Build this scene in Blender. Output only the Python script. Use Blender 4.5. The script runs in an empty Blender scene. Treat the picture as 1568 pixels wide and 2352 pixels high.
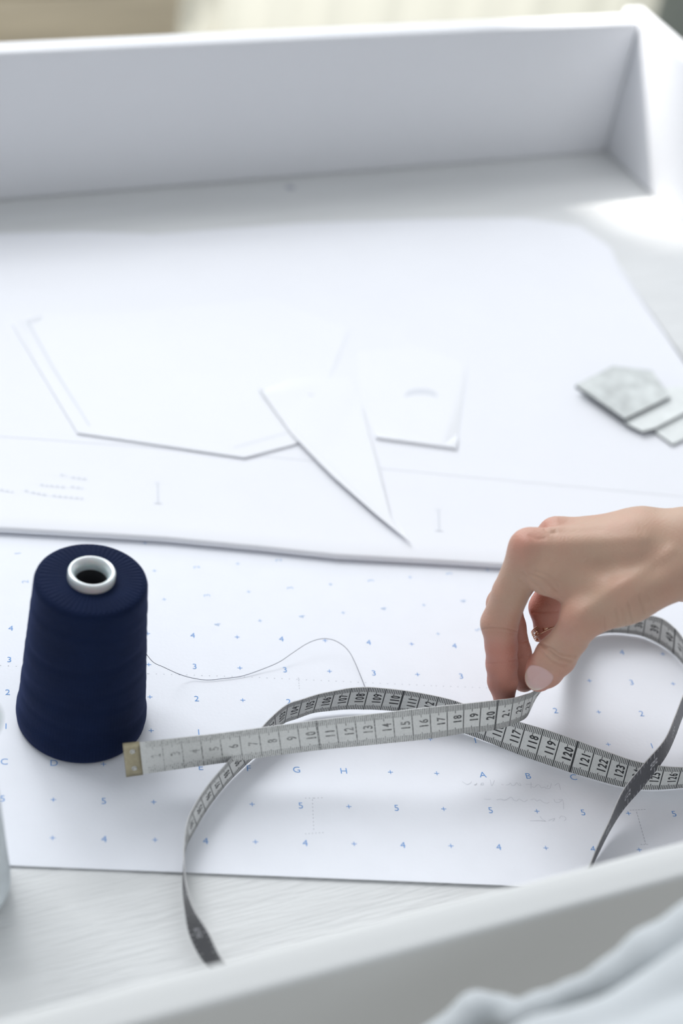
import bpy, math, random
import numpy as np
from mathutils import Matrix, Vector
random.seed(7); rng = np.random.default_rng(7)
SC = bpy.context.scene; COL = SC.collection
# ------------------------------------------------------------------ camera
# world unit = metre; all layout numbers below are centimetres (CM converts).
CM = 0.01
F_PX = 4288.7
CAM = np.array([-0.3583, -67.806, 71.653])
RW = np.array([[0.98335016, -0.10390919, 0.14908165],
               [0.05104050, -0.62943244, -0.77537711],
               [0.17440564, 0.77007641, -0.61364892]])      # rows: right, down, forward
cam_d = bpy.data.cameras.new('camera'); cam = bpy.data.objects.new('camera', cam_d); COL.objects.link(cam)
cam_d.sensor_fit = 'VERTICAL'; cam_d.sensor_height = 36.0; cam_d.sensor_width = 24.0
cam_d.lens = F_PX / 2352 * 36.0; cam_d.clip_start = 0.02; cam_d.clip_end = 60
cam_d.dof.use_dof = True; cam_d.dof.focus_distance = 1.012; cam_d.dof.aperture_fstop = 4.0
m = Matrix.Identity(4)
for i in range(3):
    m[i][0], m[i][1], m[i][2], m[i][3] = RW[0][i], -RW[1][i], -RW[2][i], CAM[i] * CM
cam.matrix_world = m
SC.camera = cam
# ------------------------------------------------------------------ tray frame (rotated 18 degrees against the printed grid)
TA = math.radians(18.0)
def T(u, v, z=0.0):
    return np.array([u * math.cos(TA) - v * math.sin(TA), u * math.sin(TA) + v * math.cos(TA), z])
# ------------------------------------------------------------------ light
world = bpy.data.worlds.new('world'); SC.world = world; world.use_nodes = True
bg = world.node_tree.nodes['Background']; bg.inputs[0].default_value = (0.90, 0.95, 1.0, 1); bg.inputs[1].default_value = 0.52
def area(name, loc, target, sx, sy, power, col):
    d = bpy.data.lights.new(name, 'AREA'); d.shape = 'RECTANGLE'; d.size = sx; d.size_y = sy; d.energy = power; d.color = col
    o = bpy.data.objects.new(name, d); COL.objects.link(o); o.location = loc
    o.rotation_euler = (Vector(target) - Vector(loc)).to_track_quat('-Z', 'Y').to_euler(); return o
area('window_daylight', tuple(T(80, 224, 95) * CM), tuple(T(80, 20, 95) * CM), 2.6, 3.4, 76, (0.95, 0.97, 1.0))   # daylight in the tall window opening
area('added_high_light', tuple(T(-45, 168, 212) * CM), tuple(T(24, 14, 0) * CM), 1.8, 1.2, 47, (0.96, 0.975, 1.0))        # soft light added high at the back left to brighten level surfaces
sun_d = bpy.data.lights.new('sun', 'SUN'); sun_d.energy = 6.5; sun_d.angle = math.radians(1.5); sun_d.color = (1.0, 0.97, 0.92)
sun = bpy.data.objects.new('sun', sun_d); COL.objects.link(sun); sun.location = (0, 1, 3)
_sd = T(4, -8, -12); sun.rotation_euler = Vector(_sd).to_track_quat('-Z', 'Y').to_euler()
SC.view_settings.view_transform = 'Standard'; SC.view_settings.look = 'None'
SC.view_settings.gamma = 1.0; SC.view_settings.use_curve_mapping = False
SC.view_settings.exposure = 0.04
# ------------------------------------------------------------------ projection helpers (photo pixel -> point in the place)
def ray(x, y): return RW.T @ np.array([(x - 784) / F_PX, (y - 1176) / F_PX, 1.0])
def atz(x, y, z=0.0):
    d = ray(x, y); return CAM + d * ((z - CAM[2]) / d[2])
def atZ(x, y, Z): return CAM + ray(x, y) * Z
def topx(P):
    c = (np.asarray(P) - CAM) @ RW.T
    return np.stack([784 + F_PX * c[..., 0] / c[..., 2], 1176 + F_PX * c[..., 1] / c[..., 2]], -1)
# ------------------------------------------------------------------ materials
def mat(name, col, rough=0.6, noise=0.0, nscale=40, bump=0.0, bscale=200, stretch=None, **kw):
    m = bpy.data.materials.new(name); m.use_nodes = True
    nt = m.node_tree; b = nt.nodes['Principled BSDF']
    b.inputs['Base Color'].default_value = (*col, 1); b.inputs['Roughness'].default_value = rough
    for k, v in kw.items(): b.inputs[k.replace('_', ' ')].default_value = v
    if noise or bump:
        tc = nt.nodes.new('ShaderNodeTexCoord'); mp = nt.nodes.new('ShaderNodeMapping')
        nt.links.new(tc.outputs['Object'], mp.inputs[0])
        if stretch:
            mp.inputs['Rotation'].default_value = (0, 0, stretch[3] if len(stretch) > 3 else 0)
            m2 = nt.nodes.new('ShaderNodeMapping'); m2.inputs['Scale'].default_value = stretch[0:3]; nt.links.new(mp.outputs[0], m2.inputs[0]); mp = m2
    if noise:
        n = nt.nodes.new('ShaderNodeTexNoise'); n.inputs['Scale'].default_value = nscale; n.inputs['Detail'].default_value = 4
        nt.links.new(mp.outputs[0], n.inputs['Vector'])
        r = nt.nodes.new('ShaderNodeValToRGB'); r.color_ramp.elements[0].position = 0.3; r.color_ramp.elements[1].position = 0.7
        r.color_ramp.elements[0].color = (*[c * (1 - noise) for c in col], 1); r.color_ramp.elements[1].color = (*[min(1, c * (1 + noise * .5)) for c in col], 1)
        nt.links.new(n.outputs[0], r.inputs[0]); nt.links.new(r.outputs[0], b.inputs['Base Color'])
    if bump:
        n = nt.nodes.new('ShaderNodeTexNoise'); n.inputs['Scale'].default_value = bscale; n.inputs['Detail'].default_value = 3
        nt.links.new(mp.outputs[0], n.inputs['Vector'])
        bp = nt.nodes.new('ShaderNodeBump'); bp.inputs['Strength'].default_value = bump; bp.inputs['Distance'].default_value = 0.001
        nt.links.new(n.outputs[0], bp.inputs['Height']); nt.links.new(bp.outputs[0], b.inputs['Normal'])
    return m
M_white = mat('white_paint', (0.725, 0.735, 0.735), 0.5, noise=0.05, nscale=9, bump=0.9, bscale=40, stretch=(1, 12, 1, -TA))
M_panel = mat('white_panel_paint', (0.76, 0.77, 0.80), 0.5, noise=0.02, nscale=6)
M_front = mat('front_board_paint', (0.74, 0.75, 0.745), 0.9, Specular_IOR_Level=0.1, noise=0.02, nscale=6)
M_paper = mat('plotter_paper', (0.85, 0.87, 0.925), 0.85, noise=0.012, nscale=60, bump=0.12, bscale=500)
M_pat = mat('pattern_paper', (0.82, 0.83, 0.87), 0.85, noise=0.01, nscale=20)
M_card = mat('pattern_card', (0.83, 0.84, 0.87), 0.8, noise=0.01, nscale=20)
M_ink = mat('blue_ink', (0.13, 0.33, 0.70), 0.8)
M_inkpale = mat('pale_blue_ink', (0.42, 0.56, 0.78), 0.8)
M_pencil = mat('pencil', (0.40, 0.42, 0.47), 0.7)
M_pencilpale = mat('pale_pencil', (0.68, 0.70, 0.75), 0.7)
M_cut = mat('cut_edge', (0.45, 0.46, 0.52), 0.8)
# ------------------------------------------------------------------ mesh helpers
def link(o, parent=None):
    COL.objects.link(o)
    if parent is not None: o.parent = parent
    return o
def mesh(name, V, F, mats, parent=None, org=None, smooth=True, midx=None):
    """V in cm, world; org = the origin of the object (or of its root) in cm"""
    V = np.asarray(V, float)
    if org is None:
        org = ROOTPOS.get(parent.name) if parent is not None else np.array([V[:, 0].mean(), V[:, 1].mean(), V[:, 2].min()])
    me = bpy.data.meshes.new(name); me.from_pydata(((V - org) * CM).tolist(), [], [list(map(int, f)) for f in F]); me.update()
    for mm in (mats if isinstance(mats, (list, tuple)) else [mats]): me.materials.append(mm)
    if smooth: me.polygons.foreach_set('use_smooth', [True] * len(me.polygons))
    if midx is not None: me.polygons.foreach_set('material_index', list(map(int, midx)))
    o = bpy.data.objects.new(name, me); link(o, parent)
    if parent is None: o.location = org * CM
    ROOTPOS[o.name] = np.array(org)
    return o
ROOTPOS = {}
def crisp(o, deg=35):
    e = o.modifiers.new('crisp_edges', 'EDGE_SPLIT'); e.split_angle = math.radians(deg); return o
def crisp_mesh(*a, **k): return crisp(mesh(*a, **k))
def root(name, org, label, cat, group=None):
    o = bpy.data.objects.new(name, None); COL.objects.link(o); o.location = np.asarray(org, float) * CM; o.empty_display_size = 0.02
    ROOTPOS[o.name] = np.asarray(org, float); tag(o, label, cat, group); return o
def tag(o, label, cat, group=None, kind=None):
    if label: o['label'] = label
    if cat: o['category'] = cat
    if group: o['group'] = group
    if kind: o['kind'] = kind
    return o
class G:
    """collects geometry"""
    def __init__(s): s.V = []; s.F = []; s.M = []
    def add(s, V, F, mi=0):
        b = len(s.V); s.V += [tuple(v) for v in V]; s.F += [tuple(i + b for i in f) for f in F]; s.M += [mi] * len(F); return s
    def obj(s, name, mats, parent=None, org=None, smooth=True): return mesh(name, s.V, s.F, mats, parent, org, smooth, s.M)
BOXF = [(0, 3, 2, 1), (4, 5, 6, 7), (0, 1, 5, 4), (1, 2, 6, 5), (2, 3, 7, 6), (3, 0, 4, 7)]
def tbox(u0, u1, v0, v1, z0, z1, bev=0.0):
    """box in the tray frame with an all-round bevel"""
    if bev <= 0:
        return [T(u, v, z) for z in (z0, z1) for u, v in ((u0, v0), (u1, v0), (u1, v1), (u0, v1))], BOXF
    V = []; F = []; n = 3
    # rounded box: stack of rounded rectangles
    def ring(ins, z):
        r = []
        for cx, cy, a0 in ((u1 - bev, v1 - bev, 0), (u0 + bev, v1 - bev, 90), (u0 + bev, v0 + bev, 180), (u1 - bev, v0 + bev, 270)):
            for k in range(n + 1):
                a = math.radians(a0 + 90 * k / n); r.append(T(cx + (bev - ins) * math.cos(a), cy + (bev - ins) * math.sin(a), z))
        return r
    rings = []
    for k in range(n + 1):
        a = math.radians(90 * k / n); rings.append(ring(bev * (1 - math.sin(a)), z0 + bev * (1 - math.cos(a))))
    for k in range(n + 1):
        a = math.radians(90 - 90 * k / n); rings.append(ring(bev * (1 - math.sin(a)), z1 - bev * (1 - math.cos(a))))
    N = len(rings[0])
    for r in rings: V += r
    for i in range(len(rings) - 1):
        for j in range(N): F.append((i * N + j, i * N + (j + 1) % N, (i + 1) * N + (j + 1) % N, (i + 1) * N + j))
    F.append(tuple(range(N - 1, -1, -1))); F.append(tuple(range((len(rings) - 1) * N, len(rings) * N)))
    return V, F
def lathe(prof, cx, cy, seg=96, lean=(0, 0)):
    V = []; F = []; n = len(prof)
    for r, z in prof:
        for k in range(seg):
            a = 2 * math.pi * k / seg; V.append((cx + lean[0] * z + r * math.cos(a), cy + lean[1] * z + r * math.sin(a), z))
    for i in range(n - 1):
        for k in range(seg): F.append((i * seg + k, i * seg + (k + 1) % seg, (i + 1) * seg + (k + 1) % seg, (i + 1) * seg + k))
    return V, F
def smooth_path(P, n=8):
    P = np.asarray(P, float); out = []
    Q = np.vstack([2 * P[0] - P[1], P, 2 * P[-1] - P[-2]])
    for i in range(1, len(Q) - 2):
        for k in range(n):
            t = k / n
            out.append(0.5 * (2 * Q[i] + (Q[i + 1] - Q[i - 1]) * t + (2 * Q[i - 1] - 5 * Q[i] + 4 * Q[i + 1] - Q[i + 2]) * t * t + (3 * Q[i] - Q[i - 1] - 3 * Q[i + 1] + Q[i + 2]) * t ** 3))
    out.append(P[-1]); return np.array(out)
def tube(P, r, seg=8, closed=False):
    P = np.asarray(P, float); n = len(P); V = []; F = []
    r = np.broadcast_to(np.asarray(r, float), (n,))
    for i in range(n):
        a = P[(i + 1) % n] if closed else P[min(i + 1, n - 1)]; b = P[i - 1] if closed else P[max(i - 1, 0)]
        t = a - b; t /= np.linalg.norm(t) + 1e-12
        x = np.cross(t, (0, 0, 1.0)); 
        if np.linalg.norm(x) < 1e-3: x = np.cross(t, (0, 1.0, 0))
        x /= np.linalg.norm(x); y = np.cross(x, t)
        for k in range(seg):
            q = 2 * math.pi * k / seg; V.append(P[i] + r[i] * (x * math.cos(q) + y * math.sin(q)))
    for i in range(n if closed else n - 1):
        for k in range(seg):
            j = (i + 1) % n; F.append((i * seg + k, i * seg + (k + 1) % seg, j * seg + (k + 1) % seg, j * seg + k))
    if not closed: F.append(tuple(range(seg - 1, -1, -1))); F.append(tuple(range((n - 1) * seg, n * seg)))
    return V, F
def plate(poly, zt, th, hfun=None):
    """flat plate from an outline (x,y); top at zt (+hfun), thickness th"""
    n = len(poly); V = [(p[0], p[1], zt + (hfun(p[0], p[1]) if hfun else 0)) for p in poly] + [(p[0], p[1], zt - th + (hfun(p[0], p[1]) if hfun else 0)) for p in poly]
    F = [tuple(range(n)), tuple(range(2 * n - 1, n - 1, -1))] + [(i, i + n, (i + 1) % n + n, (i + 1) % n) for i in range(n)]
    return V, F
def sheetgrid(c00, c10, c11, c01, nx, ny, hf, th=0.02):
    """bilinear quad sheet with height function, thickness th; corners in order"""
    V = []; F = []
    for s in (0, 1):
        for j in range(ny + 1):
            for i in range(nx + 1):
                a, b = i / nx, j / ny
                p = (1 - a) * (1 - b) * np.array(c00) + a * (1 - b) * np.array(c10) + a * b * np.array(c11) + (1 - a) * b * np.array(c01)
                V.append((p[0], p[1], hf(p[0], p[1], a, b) - s * th))
    N = (nx + 1) * (ny + 1)
    for j in range(ny):
        for i in range(nx):
            q = (j * (nx + 1) + i, j * (nx + 1) + i + 1, (j + 1) * (nx + 1) + i + 1, (j + 1) * (nx + 1) + i)
            F.append(q); F.append(tuple(k + N for k in reversed(q)))
    per = [i for i in range(nx + 1)] + [j * (nx + 1) + nx for j in range(1, ny + 1)] + [ny * (nx + 1) + i for i in range(nx - 1, -1, -1)] + [j * (nx + 1) for j in range(ny - 1, 0, -1)]
    for k in range(len(per)):
        a, b = per[k], per[(k + 1) % len(per)]; F.append((b, a, a + N, b + N))
    return V, F
# glyph meshes from Blender's built-in font
_gl = {}
def glyph(ch, bold=0.0):
    key = (ch, bold)
    if key in _gl: return _gl[key]
    c = bpy.data.curves.new('glyph', 'FONT'); c.body = ch; c.size = 1.0; c.resolution_u = 4; c.offset = bold; c.fill_mode = 'FRONT'
    o = bpy.data.objects.new('glyph', c); COL.objects.link(o)
    dg = bpy.context.evaluated_depsgraph_get(); dg.update()
    me = bpy.data.meshes.new_from_object(o.evaluated_get(dg))
    V = np.array([v.co[:2] for v in me.vertices]) if len(me.vertices) else np.zeros((0, 2)); F = [tuple(p.vertices) for p in me.polygons]
    bpy.data.objects.remove(o); bpy.data.curves.remove(c); bpy.data.meshes.remove(me)
    if len(V): V = V - [(V[:, 0].min() + V[:, 0].max()) / 2, 0]
    w = (V[:, 0].max() - V[:, 0].min()) if len(V) else 0.3
    _gl[key] = (V, F, w); return _gl[key]
# ------------------------------------------------------------------ the room
FLOOR_Z = -75.0
V, F = tbox(-260, 330, -220, 330, FLOOR_Z - 4, FLOOR_Z)
M_floor = mat('wood_floor', (0.30, 0.27, 0.21), 0.5, noise=0.25, nscale=3, stretch=(1, 12, 1, -TA))
tag(mesh('floor', V, F, M_floor, smooth=False), 'brown wooden floor of the room behind the table', 'floor', kind='structure')
M_wall = mat('wall_paint', (0.34, 0.38, 0.36), 0.8, noise=0.02, nscale=3)
WV = 205.0                                         # window wall stands parallel to the tray's far side
g = G()
for b in ((-260, -21, WV, WV + 12, FLOOR_Z, 440), (181, 330, WV, WV + 12, FLOOR_Z, 440), (-21, 181, WV, WV + 12, 262, 440)):
    g.add(*tbox(*b))
tag(g.obj('wall_back', M_wall, smooth=False), 'wall with the tall window behind the table', 'wall', kind='structure')
M_frame = mat('cream_frame_paint', (0.84, 0.81, 0.70), 0.4, noise=0.02, nscale=5)
# ------------------------------------------------------------------ worktable with raised sides
U0, U1, V0, V1, WH = -48.0, 69.2, -23.3, 55.2, 12.0
TH = 1.9
tab = root('worktable', T(10, 15, FLOOR_Z), 'white painted worktable with raised board sides', 'table')
V, F = tbox(U0 - TH, U1 + TH, V0 - TH, V1 + TH, -2.2, 0.0)
mesh('table_top', V, F, M_white, tab, smooth=False)
for nm, b in (('back_panel', (U0 - TH, U1 - 0.02, V1, V1 + TH, 0.01, WH)), ('side_panel', (U1, U1 + TH, V0, V1 + TH + 0.9, 0.01, WH + 0.15)),
              ('side_panel', (U0 - TH, U0, V0, V1 - 0.02, 0.01, WH)), ('front_panel', (U0 - TH, U1 + TH, V0 - TH, V0 - 0.02, -9.0, WH))):
    V, F = tbox(*b, bev=0.28); mesh(nm, V, F, M_front if nm == 'front_panel' else M_panel, tab)
for u in (U0 + 2, U1 - 4):
    for v in (V0 + 3, V1 - 4):
        V, F = tbox(u, u + 5, v, v + 5, FLOOR_Z, -2.2, bev=0.3); mesh('leg', V, F, M_panel, tab)
V, F = lathe([(0.0, 0.02), (0.34, 0.025), (0.36, 0.012)], *atz(666, 431)[:2], seg=16); mesh('screw_head', V, F, M_cut, tab)
# ------------------------------------------------------------------ papers
P2 = lambda x, y: atz(x, y)[:2]
def ridge(t, w): return math.exp(-(t / w) ** 2)
def hA(x, y, a=0, b=0):
    h = 0.042 - 0.012 * max(0.0, min(1.0, (y - 8) / 2.5)) + 0.05 * ridge(y - 1.15 - 0.02 * x, 0.5) + 0.007 * math.sin(x * 0.23 + 1) * math.sin(y * 0.35)
    h += 0.10 * max(0.0, (-5.6 - y)) ** 1.0 * 0.6                         # front edge lifts a little
    t = ((x - 38) * 0.80 + (y + 2) * 0.35)
    h += 0.9 * ridge(max(0, 0 - t) if t < 0 else 0.0, 3.0) * (1 if x > 24 else 0) * max(0.0, min(1.0, (x - 33.5) / 8)) * max(0.0, min(1, (-1.2 - y) / 3.0))
    return h
pA = tag(crisp_mesh('dotted_paper', *sheetgrid((-14, -6.5, 0), (49, -8.45, 0), (49, 10.2, 0), (-14, 11.5, 0), 126, 40, hA), M_paper), 'white dotted marking paper with blue letters under the tape measure, nearest sheet', 'paper')
def hB(x, y, a=0, b=0): return 0.016 + 0.003 * math.sin(x * .2) * math.sin(y * .4)
def rotB(i, j):                                                            # second sheet's own grid, inches
    return np.array([6.54 + .98 * i - .195 * j, 4.78 + .195 * i + .98 * j]) * 2.54
c = [rotB(-10, -3.5), rotB(13, -3.5), rotB(13, 4), rotB(-10, 4)]
pB = tag(crisp_mesh('dotted_paper', *sheetgrid(*[(*q, 0) for q in c], 30, 10, hB), M_paper), 'white dotted marking paper turned askew behind the thread cone', 'paper')
rowpat = {0: 'CD++EFGH++ABCD++EFGH'}
def put(g, ch, cx, cy, size, ang, hf, sx=1.0, bold=0.0, dz=0.012, mirror=False):
    Vg, Fg, w = glyph(ch, bold); ca, sa = math.cos(ang), math.sin(ang); pts = []
    for p in Vg:
        X = p[0] * size * sx * (-1 if mirror else 1); Y = (p[1] - 0.35) * size
        wx, wy = cx + X * ca - Y * sa, cy + X * sa + Y * ca; pts.append((wx, wy, hf(wx, wy) + dz))
    g.add(pts, [tuple(reversed(f)) for f in Fg] if mirror else Fg)
gA = G()
for r in range(-3, 5):
    for i in range(-5, 19):
        if r == 0: ch = rowpat[0][i % 12]
        else:
            d = {-1: '5', -2: '4', -3: '3'}.get(r, str(r)); ch = d if i % 2 == 0 else '+'
        x, y = i * 2.54, r * 2.54
        if y < -6.6 - .031 * x or y > 10.9: continue
        put(gA, ch, x, y, 0.60 if ch != '+' else 0.62, 0.02, hA, 1.0, -0.008 if ch != '+' else -0.012)
gA.obj('printed_marks', M_ink, pA, smooth=False)['kind'] = 'stuff'
gB = G()
for i in range(-9, 9):
    for j in range(-1, 4):
        x, y = rotB(i, j)
        if y < 11.0 - .02 * x: continue
        ch = '54321'[(j + 1) % 5] if i % 2 == 0 else '+'
        put(gB, ch, x, y, 0.55, math.radians(101), hB, bold=-0.008)
gB.obj('printed_marks', M_inkpale, pB, smooth=False)['kind'] = 'stuff'
# pencil on the near sheet: traced dotted lines, grain bars, mirrored handwriting that shows through
gp = G()
def dash(g, P, hf, step, ln, w, dz=0.012):
    P = np.asarray(P, float)
    for a, b in zip(P[:-1], P[1:]):
        L = np.linalg.norm(b - a); t = (b - a) / L; nrm = np.array([-t[1], t[0]]) * w / 2; s = 0.0
        while s < L:
            e = min(L, s + ln); q = [a + t * s - nrm, a + t * e - nrm, a + t * e + nrm, a + t * s + nrm]
            g.add([(p[0], p[1], hf(p[0], p[1]) + dz) for p in q], [(0, 1, 2, 3)]); s += step
dash(gp, [P2(x, y) for x, y in ((0, 1530), (340, 1549), (560, 1556), (685, 1562), (1000, 1577), (1150, 1583))], hA, 0.42, 0.06, 0.035)
dash(gp, [P2(685, 1558), P2(687, 1584)], hA, 0.2, 0.08, 0.03)
dash(gp, [P2(x, y) for x, y in ((700, 1835), (720, 1835), (742, 1834))], hA, 0.2, 0.07, 0.03)
dash(gp, [P2(717, 1838), P2(720, 1912)], hA, 0.25, 0.08, 0.03)
dash(gp, [P2(700, 1917), P2(746, 1914)], hA, 0.18, 0.07, 0.03)
dash(gp, [P2(1445, 1862), P2(1482, 1861)], hA, 0.16, 0.1, 0.025)
dash(gp, [P2(1461, 1866), P2(1482, 1940)], hA, 0.22, 0.15, 0.025)
dash(gp, [P2(1470, 1941), P2(1490, 1941)], hA, 0.16, 0.1, 0.025)
gp.obj('pencil_tracing', M_pencil, pA, smooth=False)['kind'] = 'stuff'
gh = G()
def scribble(pts): 
    Q = smooth_path([P2(*p) for p in pts], 5); dash(gh, Q, hA, 9, 9, 0.028)
k = 5.6; o = (1050, 1760); Z_ = lambda L: [(o[0] + a / k, o[1] + b / k) for a, b in L]
for L in ([(60, 205), (120, 240), (165, 225), (180, 205)], [(210, 245), (235, 240), (250, 225), (235, 250), (215, 248)], [(300, 240), (330, 250), (332, 225), (305, 228), (300, 255)], [(420, 180), (440, 260), (475, 190)],
          [(560, 245), (590, 248)], [(620, 250), (660, 245), (680, 225), (700, 255), (735, 250), (760, 220), (790, 250), (815, 255), (800, 225)], [(875, 240), (960, 245)], [(945, 215), (945, 295)], [(960, 270), (990, 280), (1020, 250), (1050, 250), (1080, 285), (1120, 275), (1140, 295), (1190, 290), (1205, 230)], [(1250, 255), (1300, 230), (1325, 310)], [(1150, 280), (1165, 250)],
          [(340, 430), (385, 435), (430, 430)], [(500, 440), (560, 430), (600, 445), (640, 430), (690, 405), (720, 440), (760, 455), (790, 430), (830, 450), (860, 465), (900, 440)], [(940, 440), (990, 430), (1020, 455), (1060, 440), (1100, 470), (1150, 485), (1180, 470)], [(1240, 430), (1260, 470), (1310, 470), (1340, 440), (1300, 435)], [(1345, 430), (1362, 480), (1365, 560)],
          [(930, 710), (1040, 706), (1135, 715)], [(1060, 650), (1090, 690), (1130, 710)], [(1170, 705), (1210, 690), (1250, 680), (1225, 715)], [(1310, 680), (1330, 650), (1380, 660), (1392, 690), (1370, 710)]):
    scribble(Z_(L))
gh.obj('handwriting', mat('show_through_pencil', (0.66, 0.68, 0.73), 0.8), pA, smooth=False)['kind'] = 'stuff'
def HC(x, y): return 0.10 + 0.44 * math.exp(-max(0.0, y - (18.45 - 0.045 * x)) / 5.0) + 0.012 * math.sin(y * .5 + x * .1)
# large pattern sheets behind, folded over towards the viewer
def foldsheet(name, front, back, left_x, fold_h, zb, label, ny=30, rad=None):
    """a wide sheet whose front edge is folded into a soft roll; front/back: polylines of (x,y), same count"""
    V = []; F = []; nx = len(front); prof = []
    R_ = fold_h / 2
    for k in range(7):                                     # underside edge -> roll -> top
        a = math.pi * (1.0 + k / 6.0) - math.pi / 2; prof.append(('r', -math.cos(a - math.pi) , math.sin(a)))
    rows = []
    for (fx, fy), (bx, by) in zip(front, back):
        row = []
        d = np.array([bx - fx, by - fy]); L = np.linalg.norm(d); d /= L
        row.append((fx + d[0] * (3.0), fy + d[1] * 3.0, zb + 0.01))
        for k in range(9):
            a = -math.pi / 2 - math.pi * k / 8             # from bottom, round the front, to the top
            row.append((fx + d[0] * (R_ + R_ * math.cos(a)), fy + d[1] * (R_ + R_ * math.cos(a)), zb + R_ + 0.01 + R_ * math.sin(a)))
        for k in range(1, ny + 1):
            t = k / ny; s = R_ + (L - R_) * t
            z = HC(fx + d[0] * s, fy + d[1] * s)
            row.append((fx + d[0] * s, fy + d[1] * s, z))
        rows.append(row)
    n = len(rows[0]); V = [p for r in rows for p in r]
    for i in range(nx - 1):
        for j in range(n - 1): F.append((i * n + j, (i + 1) * n + j, (i + 1) * n + j + 1, i * n + j + 1))
    o = mesh(name, V, F, M_pat); sm = o.modifiers.new('thickness', 'SOLIDIFY'); sm.thickness = 0.0002; sm.offset = -1; crisp(o)
    return tag(o, label, 'paper')
fr = [(-12, 18.9), *[tuple(P2(x, y)) for x, y in ((0, 1229), (250, 1243), (380, 1251), (600, 1272), (770, 1290), (1000, 1302), (1130, 1310), (1400, 1322))], (47, 16.2)]
bk = [(-12, 51.0), *[tuple(P2(x, y)) for x, y in ((0, 540), (200, 534), (350, 541), (520, 527), (700, 515), (950, 506), (1200, 503), (1330, 522))], tuple(P2(1400, 570))]
foldsheet('pattern_sheet', fr, bk, -12, 0.46, 0.06, 'large plain pattern paper with rolled front edge behind the thread cone')
fr2 = [(-12, 28.4), *[tuple(P2(x, y)) for x, y in ((0, 1008), (300, 1030), (560, 1048), (920, 1086), (1200, 1112), (1568, 1146))], (53, 26.5)]
bk2 = [(-12, 46), *[tuple(P2(x, y)) for x, y in ((0, 640), (300, 620), (560, 560), (900, 545), (1150, 535), (1385, 560))], tuple(P2(1600, 880))]
g = G()
nseg = 24; V = []
def hS(x, y): return HC(x, y) + 0.018
for (a, b) in zip(fr2, bk2):
    for k in range(nseg + 1):
        t = k / nseg; x = a[0] + (b[0] - a[0]) * t; y = a[1] + (b[1] - a[1]) * t; V.append((x, y, hS(x, y)))
F = [(i * (nseg + 1) + j, (i + 1) * (nseg + 1) + j, (i + 1) * (nseg + 1) + j + 1, i * (nseg + 1) + j + 1) for i in range(len(fr2) - 1) for j in range(nseg)]
pD = mesh('pattern_sheet', V, F, M_pat); sm = pD.modifiers.new('thickness', 'SOLIDIFY'); sm.thickness = 0.0001; sm.offset = -1; crisp(pD)
tag(pD, 'upper layer of plain pattern paper lying under the cut pattern pieces', 'paper')
gm = G()
hD = lambda x, y: hS(x, y)
hC = lambda x, y: HC(x, y) + 0.012
for (x, y0, y1) in ((361, 1118, 1164), (1005, 1180, 1228)):
    dash(gm, [P2(x, y0), P2(x + 1, y1)], hC, 9, 9, 0.10); dash(gm, [P2(x - 8, y1 + 1), P2(x + 10, y1 + 2)], hC, 9, 9, 0.07); dash(gm, [P2(x - 8, y0 - 1), P2(x + 6, y0 - 1)], hC, 9, 9, 0.05)
for (x0, x1, y0, y1) in ((138, 152, 1098, 1100), (164, 198, 1104, 1108), (92, 110, 1122, 1124), (114, 152, 1124, 1128), (162, 190, 1126, 1130), (0, 30, 1134, 1140), (56, 66, 1136, 1138), (72, 108, 1140, 1147), (120, 190, 1148, 1155)):
    dash(gm, [P2(x0, y0), P2(x1, y1)], hC, 0.34, 0.22, 0.18)
pC = bpy.data.objects['pattern_sheet']
gm.obj('pencil_notes', M_pencilpale, pC, org=ROOTPOS['pattern_sheet'], smooth=False)['kind'] = 'stuff'
# cut pattern pieces (card) on top of the sheets
def piece(name, pts, lift, th, label, edge, mat_=M_card):
    poly = [P2(*p) for p in pts]
    n = len(poly); V = []; base = lambda x, y: hS(x, y) if y > 26 else hC(x, y) + 0.03
    lf = [lift * (1.0 if edge(*p) else 0.16) for p in pts]; tt = [th * (1.0 if edge(*p) else 0.16) for p in pts]
    V = [(p[0], p[1], base(*p) + l_ + 0.012) for p, l_ in zip(poly, lf)] + [(p[0], p[1], base(*p) + l_ - t_ + 0.012) for p, l_, t_ in zip(poly, lf, tt)]
    F = [tuple(range(n)), tuple(range(2 * n - 1, n - 1, -1))] + [(i, i + n, (i + 1) % n + n, (i + 1) % n) for i in range(n)]
    mi = [0, 0] + [1] * len(poly)
    return tag(mesh(name, V, F, [mat_, mat_], smooth=False, midx=mi), label, 'pattern piece')
def dens(pts, n=6):
    o = []
    for a, b in zip(pts, pts[1:] + pts[:1]):
        for k in range(n): o.append((a[0] + (b[0] - a[0]) * k / n, a[1] + (b[1] - a[1]) * k / n))
    return o
w1 = piece('pattern_piece', dens([(28, 752), (60, 728), (320, 720), (620, 690), (800, 760), (700, 1018), (670, 1030), (560, 1060), (177, 1003)]), 0.14, 0.13, 'wide five-sided paper pattern piece left of the pointed one', lambda x, y: y > 985 or (x < 180 and y > 740))
gl = G(); hW = lambda x, y: hS(x, y) + 0.15
dash(gl, [P2(62, 745), P2(120, 850), P2(205, 988)], hW, 9, 9, 0.10); dash(gl, [P2(62, 745), P2(95, 735)], hW, 9, 9, 0.1); dash(gl, [P2(535, 1038), P2(660, 1002)], hW, 9, 9, 0.06)
gl.obj('pencil_line', M_pencilpale, w1, org=ROOTPOS[w1.name], smooth=False)['kind'] = 'stuff'
w2 = piece('pattern_piece', dens([(862, 1013), (1045, 1038), (1060, 930), (1070, 840), (960, 800), (820, 812), (826, 930)]), 0.20, 0.18, 'square-ended paper pattern piece right of the pointed one', lambda x, y: y > 1005)
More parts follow.
